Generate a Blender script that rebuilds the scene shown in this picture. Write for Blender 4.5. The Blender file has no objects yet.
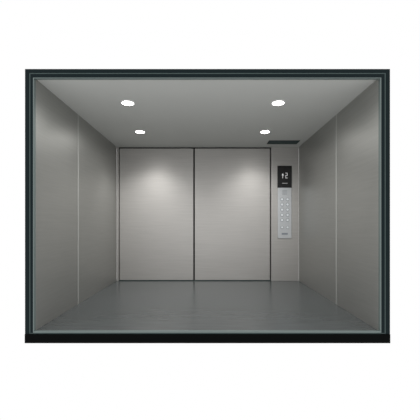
import bpy, bmesh, math
from mathutils import Vector
sc = bpy.context.scene
sc.view_settings.view_transform = 'Standard'
sc.view_settings.look = 'None'

# ---------------- materials ----------------
def mat(name, col, metal=0.0, rough=0.5, emit=None, estr=0.0):
    m = bpy.data.materials.new(name); m.use_nodes = True
    b = m.node_tree.nodes['Principled BSDF']
    b.inputs['Base Color'].default_value = (*col, 1)
    b.inputs['Metallic'].default_value = metal
    b.inputs['Roughness'].default_value = rough
    if emit:
        b.inputs['Emission Color'].default_value = (*emit, 1)
        b.inputs['Emission Strength'].default_value = estr
    return m

def brushed(name, col, metal, rough, scale, amp=0.06, bump=0.02):
    m = mat(name, col, metal, rough)
    nt = m.node_tree; N = nt.nodes; L = nt.links
    b = N['Principled BSDF']
    tc = N.new('ShaderNodeTexCoord'); mp = N.new('ShaderNodeMapping')
    mp.inputs['Scale'].default_value = scale
    L.new(tc.outputs['Object'], mp.inputs['Vector'])
    nz = N.new('ShaderNodeTexNoise'); nz.inputs['Scale'].default_value = 1.0
    nz.inputs['Detail'].default_value = 4
    L.new(mp.outputs['Vector'], nz.inputs['Vector'])
    cr = N.new('ShaderNodeValToRGB')
    cr.color_ramp.elements[0].position = 0.3; cr.color_ramp.elements[1].position = 0.7
    cr.color_ramp.elements[0].color = (*[c*(1-amp) for c in col], 1)
    cr.color_ramp.elements[1].color = (*[c*(1+amp) for c in col], 1)
    L.new(nz.outputs['Fac'], cr.inputs['Fac'])
    L.new(cr.outputs['Color'], b.inputs['Base Color'])
    bp = N.new('ShaderNodeBump'); bp.inputs['Strength'].default_value = bump
    bp.inputs['Distance'].default_value = 0.01
    L.new(nz.outputs['Fac'], bp.inputs['Height'])
    L.new(bp.outputs['Normal'], b.inputs['Normal'])
    return m

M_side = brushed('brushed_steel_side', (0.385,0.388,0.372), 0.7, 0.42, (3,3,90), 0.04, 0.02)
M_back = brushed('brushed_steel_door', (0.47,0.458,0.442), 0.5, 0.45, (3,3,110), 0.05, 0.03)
M_ceil = mat('ceiling_paint', (0.58,0.59,0.57), 0.0, 0.6)
M_floor = brushed('grey_vinyl_floor', (0.082,0.091,0.094), 0.0, 0.25, (3,25,3), 0.10, 0.01)
M_gap = mat('shadow_gap', (0.02,0.02,0.02), 0, 0.7)
M_trim = mat('bright_trim', (0.50,0.51,0.49), 0.3, 0.35)
M_fdark = mat('frame_dark_teal', (0.003,0.010,0.012), 0.0, 0.6)
M_fmid = mat('frame_green_steel', (0.045,0.075,0.073), 0.0, 0.5)
M_sill = mat('sill_aluminium', (0.16,0.20,0.195), 0.2, 0.45)
M_black = mat('black_base', (0.0005,0.001,0.001), 0, 1.0)
for m in (M_black, M_fdark):
    m.node_tree.nodes['Principled BSDF'].inputs['Specular IOR Level'].default_value = 0.15
M_glass = mat('display_black', (0.004,0.004,0.005), 0, 0.25)
M_plate = brushed('panel_plate', (0.54,0.56,0.58), 0.2, 0.35, (2,2,120), 0.03, 0.01)
M_btn = mat('button_steel', (0.80,0.83,0.86), 0.1, 0.3)
M_btnr = mat('button_ring', (0.26,0.29,0.32), 0.3, 0.4)
M_digit = mat('display_digit', (0.8,0.8,0.8), 0, 0.5, (1,1,1), 0.2)
M_lamp = mat('lamp_lens', (1,1,1), 0, 0.5, (1,0.98,0.95), 12.0)
M_ring = mat('lamp_ring', (0.85,0.85,0.85), 0.0, 0.35)

class B:
    def __init__(s): s.bm = bmesh.new(); s.mats = []
    def mi(s, m):
        if m not in s.mats: s.mats.append(m)
        return s.mats.index(m)
    def box(s, x0,x1,y0,y1,z0,z1, m, bev=0.0):
        r = bmesh.ops.create_cube(s.bm, size=1.0); vs = r['verts']
        for v in vs:
            v.co = Vector(((x0+x1)/2+v.co.x*(x1-x0),(y0+y1)/2+v.co.y*(y1-y0),(z0+z1)/2+v.co.z*(z1-z0)))
        fs = set(f for v in vs for f in v.link_faces)
        k = s.mi(m)
        for f in fs: f.material_index = k
        if bev > 0:
            es = list(set(e for f in fs for e in f.edges))
            rr = bmesh.ops.bevel(s.bm, geom=es, offset=bev, segments=2, affect='EDGES', profile=0.5)
            for f in rr['faces']: f.material_index = k
    def prism(s, pts, axis, a, b, m):
        k = s.mi(m)
        def P(p, t): return Vector((p[0], t, p[1])) if axis=='y' else Vector((p[0], p[1], t))
        A = [s.bm.verts.new(P(p,a)) for p in pts]; C = [s.bm.verts.new(P(p,b)) for p in pts]
        fs = [s.bm.faces.new(A), s.bm.faces.new(C[::-1])]
        n = len(pts)
        for i in range(n):
            fs.append(s.bm.faces.new([A[i],C[i],C[(i+1)%n],A[(i+1)%n]]))
        for f in fs: f.material_index = k
    def disc(s, cx, cy, r, axis, a, b, m, n=32):
        s.prism([(cx+r*math.cos(2*math.pi*i/n), cy+r*math.sin(2*math.pi*i/n)) for i in range(n)], axis, a, b, m)
    def ring(s, cx, cy, r0, r1, axis, a, b, m, n=40):
        k = s.mi(m)
        def P(r,i,t):
            u=cx+r*math.cos(2*math.pi*i/n); v=cy+r*math.sin(2*math.pi*i/n)
            return s.bm.verts.new((u,t,v) if axis=='y' else (u,v,t))
        R=[[P(r,i,t) for i in range(n)] for (r,t) in ((r0,a),(r1,a),(r1,b),(r0,b))]
        for q in range(4):
            for i in range(n):
                j=(i+1)%n
                f=s.bm.faces.new([R[q][i],R[q][j],R[(q+1)%4][j],R[(q+1)%4][i]]); f.material_index=k
    def obj(s, name, parent=None):
        bmesh.ops.recalc_face_normals(s.bm, faces=s.bm.faces)
        me = bpy.data.meshes.new(name); s.bm.to_mesh(me); s.bm.free()
        for m in s.mats: me.materials.append(m)
        o = bpy.data.objects.new(name, me); sc.collection.objects.link(o)
        if parent: o.parent = parent
        return o
def empty(name, loc=(0,0,0)):
    o = bpy.data.objects.new(name, None); sc.collection.objects.link(o); o.location = loc; return o

XL, XR = -1.515, 1.475
YF, YB = 2.70, 5.10
H = 2.20
SE = 3.60
T = 0.05
# ---------------- shell ----------------
b = B(); b.box(XL-T, XR+T, YF, YB+0.12, -0.05, 0, M_floor); b.obj('floor')
b = B(); b.box(XL-T, XR+T, YF, YB+0.12, H, H+0.05, M_ceil); b.obj('ceiling')
for nm, x, s in (('wall_left', XL, -1), ('wall_right', XR, 1)):
    b = B()
    def bx(xa, xb, y0,y1,z0,z1,m,bev=0):
        b.box(min(x+s*xa,x+s*xb), max(x+s*xa,x+s*xb), y0,y1,z0,z1,m,bev)
    bx(0.012, T, YF, YB, 0, H, M_gap)
    bx(0, 0.012, YF, SE-0.018, 0.0, H, M_side, 0.002)
    bx(0, 0.012, SE+0.014, YB, 0.0, H, M_side, 0.002)
    bx(0.002, 0.012, SE-0.008, SE+0.014, 0.0, H, M_trim)
    b.obj(nm)

b = B()
b.box(XL, XR, YB+0.07, YB+0.12, 0, H, M_gap)
b.box(1.022, XR, YB, YB+0.07, 0, H, M_back, 0.003)
b.box(XL, -1.485, YB, YB+0.07, 0, H, M_back, 0.003)
b.box(-1.485, 1.022, YB+0.03, YB+0.07, H-0.03, H, M_gap)
b.obj('wall_back')
def door(name, x0, x1):
    b = B()
    b.box(x0, x1, YB+0.01, YB+0.045, 0.012, H-0.022, M_back, 0.004)
    b.box(x0+0.1, x0+0.2, YB+0.02, YB+0.04, 0.0, 0.012, M_gap)
    b.box(x1-0.2, x1-0.1, YB+0.02, YB+0.04, 0.0, 0.012, M_gap)
    return b.obj(name)
door('door_1', -1.472, -0.258)
door('door_2', -0.234, 1.003)
b = B()
b.box(-1.485, 1.022, YB-0.0, YB+0.009, 0.0, 0.006, M_fmid)
b.obj('trim_1')

# ---------------- front frame ----------------
E = empty('elevator_portal_frame')
def rectring(b, xo0,xo1,zo0,zo1, xi0,xi1,zi0,zi1, y0,y1, m):
    b.box(xo0, xi0, y0,y1, zo0,zo1, m)
    b.box(xi1, xo1, y0,y1, zo0,zo1, m)
    b.box(xi0, xi1, y0,y1, zi1,zo1, m)
    if zi0 > zo0: b.box(xi0, xi1, y0,y1, zo0,zi0, m)
k = 2.67/310.5
def X(px): return (px-209)*k
def Z(py): return 0.924+(224.7-py)*k
b = B(); rectring(b, X(25),X(390),Z(343),Z(69), X(29),X(386),Z(334),Z(72.7), YF-0.03, YF+0.05, M_fdark); b.obj('outer_casing', E)
b = B(); rectring(b, X(29),X(386),Z(334),Z(72.7), X(30.3),X(384.7),Z(332.9),Z(73.9), YF-0.027, YF, M_fmid); b.obj('steel_band', E)
b = B(); rectring(b, X(30.3),X(384.7),Z(332.9),Z(73.9), X(33),X(381.3),Z(332.8),Z(77.6), YF-0.03, YF, M_fdark); b.obj('inner_casing', E)
b = B(); rectring(b, X(33),X(381.3),Z(332.8),Z(77.6), X(33.8),X(380.4),Z(331.3),Z(78.2), YF-0.03, YF, M_sill); b.obj('inner_lip', E)
b = B(); b.box(X(25),X(390), YF-0.035, YF-0.03, Z(343), Z(334.0), M_black); b.obj('base_plinth', E)

# ---------------- downlights ----------------
for (x, y) in ((-0.85,3.25),(0.723,3.25),(-0.945,4.26),(0.77,4.26)):
    e = empty('recessed_ceiling_light', (x,y,H))
    b = B()
    b.ring(0,0,0.060,0.075,'z',-0.006,0.0,M_ring)
    b.obj('trim_ring', e)
    b = B(); b.disc(0,0,0.060,'z',-0.005,0.0,M_lamp); b.obj('lens', e)
    for nm, en, ang in (('lamp', 14 if y>4 else 34, 170), ('beam', (50 if x<0 else 36) if y>4 else 14, 106)):
        ld = bpy.data.lights.new(nm,'SPOT'); ld.energy = en
        ld.spot_size = math.radians(ang); ld.spot_blend = 1.0; ld.shadow_soft_size = 0.06
        ld.color = (1,0.985,0.96)
        lo = bpy.data.objects.new(nm, ld); sc.collection.objects.link(lo)
        lo.parent = e; lo.location = (0,0,-0.06)
        if nm=='beam' and y>4: lo.rotation_euler = (math.radians(20),0,0)

# ---------------- ceiling vent ----------------
b = B()
x0,x1,y0,y1 = 0.91,1.38,4.70,4.90
b.box(x0,x1,y0,y1,H-0.006,H,M_gap)
for i in range(5):
    yy = y0+0.02+i*0.034
    b.box(x0+0.01,x1-0.01,yy,yy+0.01,H-0.012,H-0.006,M_fmid)
b.obj('ceiling_vent_grille')

# ---------------- control panel ----------------
e = empty('elevator_control_panel', (1.24, YB, 0))
b = B(); b.box(-0.112,0.112,-0.014,0,0.70,1.53,M_plate,0.004); b.obj('plate', e)
b = B(); b.box(-0.118,0.118,-0.016,0,1.53,1.89,M_glass,0.004)
b.obj('display', e)
b = B()
b.prism([(-0.050,1.73),(-0.016,1.73),(-0.033,1.77)],'y',-0.019,-0.016,M_digit)
b.box(-0.038,-0.029,-0.019,-0.016,1.685,1.73,M_digit)
for (a0,a1,c0,c1) in ((0.012,0.045,1.765,1.773),(0.038,0.045,1.735,1.765),(0.012,0.045,1.727,1.735),(0.012,0.019,1.693,1.727),(0.012,0.045,1.685,1.693),(-0.045,0.045,1.60,1.604)):
    b.box(a0,a1,-0.019,-0.016,c0,c1,M_digit)
b.obj('display_symbols', e)
b = B()
for i in range(5):
    for s in (-0.045,0.045):
        z = 1.34-i*0.085
        b.ring(s,z,0.020,0.027,'y',-0.020,-0.014,M_btnr)
        b.disc(s,z,0.020,'y',-0.022,-0.014,M_btn)
for s in (-0.045,0.045):
    b.ring(s,0.88,0.018,0.024,'y',-0.020,-0.014,M_btnr); b.disc(s,0.88,0.018,'y',-0.022,-0.014,M_btn)
for i in range(4):
    b.box(-0.04,0.04,-0.016,-0.014,1.42+i*0.02,1.426+i*0.02,M_btnr)
b.box(-0.05,0.05,-0.016,-0.014,0.76,0.79,M_btnr)
b.obj('buttons', e)

# ---------------- world ----------------
w = bpy.data.worlds.new('world'); sc.world = w; w.use_nodes = True
w.node_tree.nodes['Background'].inputs['Color'].default_value = (1,1,1,1)
w.node_tree.nodes['Background'].inputs['Strength'].default_value = 1.0

# ---------------- camera ----------------
cd = bpy.data.cameras.new('camera'); cam = bpy.data.objects.new('camera', cd)
sc.collection.objects.link(cam); sc.camera = cam
cam.location = (0,0,0.924); cam.rotation_euler = (math.pi/2,0,0)
cd.sensor_width = 36; cd.lens = 310.5/420*36
cd.shift_x = 1/420; cd.shift_y = 14.7/420
cd.clip_start = 0.05
